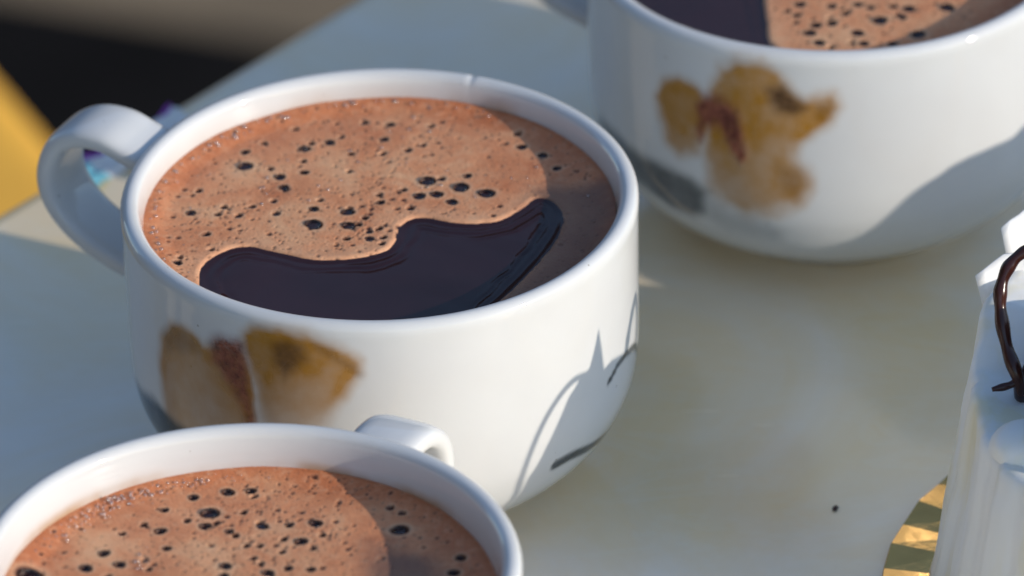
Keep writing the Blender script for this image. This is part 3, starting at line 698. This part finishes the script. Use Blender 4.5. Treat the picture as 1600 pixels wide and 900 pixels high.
V, F = tube(L, [0.055] * len(L), 10); mesh_obj('shadow_hoop', V, F, M_CHOC, cake)

# ------------------------------------------------------------------ small things on the table
bm = bmesh.new(); bmesh.ops.create_icosphere(bm, subdivisions=2, radius=1)
V = [(v.co.x * 0.042 * (1 + .4 * math.sin(7 * v.co.y)) + 0.4 * v.co.y * 0.05, v.co.y * 0.075, v.co.z * 0.03 + 0.025) for v in bm.verts]; F = [tuple(v.index for v in f.verts) for f in bm.faces]; bm.free()
tag(mesh_obj('crumb', V, F, M_CHOC, loc=(6.94, -1.68, 0)), 'tiny dark crumb on the bare marble left of the cake card', 'crumb')

# ------------------------------------------------------------------ beyond the table, far out of focus
def stool(name, centre, size, rz, zt, mat, label, cat):
    st_ = empty(name, (centre[0], centre[1], -74), label, cat, rz=rz)
    V, F = rounded_box(size[0], size[1], 5.0, 1.6, 4)
    mesh_obj('seat', [(x, y, z + zt + 74 - 2.5) for x, y, z in V], F, mat, st_)
    for sx in (-1, 1):
        for sy in (-1, 1):
            x, y = sx * (size[0] / 2 - 4), sy * (size[1] / 2 - 4)
            V, F = tube([(x * 1.08, y * 1.08, 0), (x, y, zt + 74 - 4)], [1.2, 1.6], 12); mesh_obj('leg', V, F, M_STEEL, st_)
    return st_
stool('yellow_stool', (-24.7, 47.0), (36, 36), math.radians(24), -24, M_YELLOW, 'blurred golden yellow seat beyond the table edge at the far left', 'stool')
V, F = rounded_box(150, 90, 0.8, 0.3, 2)  # flat black sheet over the ground beyond the table
sheet_o = mesh_obj('black_sheet', V, F, M_BLACK, loc=(-8.3 - 0.37 * 44, 143.2 - 0.925 * 44, -73.6))
sheet_o.rotation_euler = (0, 0, math.radians(-22)); tag(sheet_o, 'blurred flat black sheet on the ground beyond the table edge', 'mat')
# second cake added outside the frame, unseen, to shade the back cup and the marble
CK2 = (22.7, 0.28)
shade_cake = empty('white_cake', (CK2[0], CK2[1], 0.0), 'added white cake, unseen, out of frame to the right, shading the cup behind', 'cake')
fluted('icing', 4.0, 3.95, 5.3, 15, parent=shade_cake, amp=0.06, crest=[(100, 0.8), (150, 1.0), (173, 1.0), (190, 1.4), (204, 1.35), (211, 1.0), (218, 0.95), (258, 0.95), (300, 0.1), (460, 0.8)])
ring_shard(shade_cake, 246, 3.7, 3.6, 2.5, 2.6, 0.45, -0.3, 21)

# ------------------------------------------------------------------ scrap of printed paper by the table edge, behind the handle
def wrapper_mat():
    n = N('printed_paper'); co = n.coord(); sp = n.add('ShaderNodeSeparateXYZ'); n.link(co, sp.inputs[0])
    w = n.math('ADD', sp.outputs['Y'], n.math('MULTIPLY', n.math('SUBTRACT', n.noise(co, 160, 2), 0.5), 0.004))
    c = n.mix(n.math('GREATER_THAN', w, 0.0029), (0.80, 0.78, 0.74, 1), (0.30, 0.05, 0.36, 1))
    c = n.mix(n.math('LESS_THAN', sp.outputs['X'], -0.0085), c, (0.22, 0.58, 0.66, 1))
    n.link(c, n.p.inputs['Base Color']); n.set(Roughness=0.45); return n.m
V, F = [], []; nx, ny = 26, 10
for side in (0, 1):
    for i_ in range(nx):
        for j_ in range(ny):
            u, v = i_ / (nx - 1) - 0.5, j_ / (ny - 1) - 0.5
            V.append((u * 2.9, v * 0.75 + 0.05 * math.sin(u * 17), 0.07 + 0.05 * math.sin(u * 23 + v * 4) + 0.04 * math.cos(v * 15 + u * 7) + 0.02 * side))
o_ = nx * ny
for i_ in range(nx - 1):
    for j_ in range(ny - 1):
        a = i_ * ny + j_; F += [(a, a + 1, a + ny + 1, a + ny), (o_ + a, o_ + a + ny, o_ + a + ny + 1, o_ + a + 1)]
wr = mesh_obj('paper_scrap', V, F, wrapper_mat(), loc=(-4.25, 10.0, 0)); wr.rotation_euler = (0, 0, math.atan2(ED[1], ED[0]))
tag(wr, 'crumpled white paper scrap with purple edge by the table rim behind the middle cup handle', 'paper scrap')

# ------------------------------------------------------------------ added unseen dark fence to the left, to darken the cups' shaded sides
blocker = empty('dark_blocker', (-230, -60, -74), 'added unseen dark fence standing out of frame to the left', 'blocker')
M_BLOCKER = simple('blocker_brown', (0.045, 0.034, 0.026), 0.7, 3, 0.35, bump=0.3, bscale=30)
V, F = rounded_box(2.4, 23.6, 290, 0.4, 1)
proto = None
for k in range(24):
    if proto is None: b = proto = mesh_obj('board', V, F, M_BLOCKER, blocker, smooth=False)
    else:
        b = proto.copy(); COL.objects.link(b); b.parent = blocker
    b.location = Vector((rnd.uniform(-0.2, 0.2), (k - 15) * 24.0, 146 + rnd.uniform(-1, 1))) * CM
back = empty('dark_blocker', (-60, 420, -74), 'added unseen dark fence standing far behind the table, out of frame', 'blocker', rz=math.pi / 2)  # second added row, unseen, dims the handle and the cups' backs
for k in range(24):
    b = proto.copy(); COL.objects.link(b); b.parent = back
    b.location = Vector((rnd.uniform(-0.2, 0.2), (k - 12) * 24.0, 146 + rnd.uniform(-1, 1))) * CM
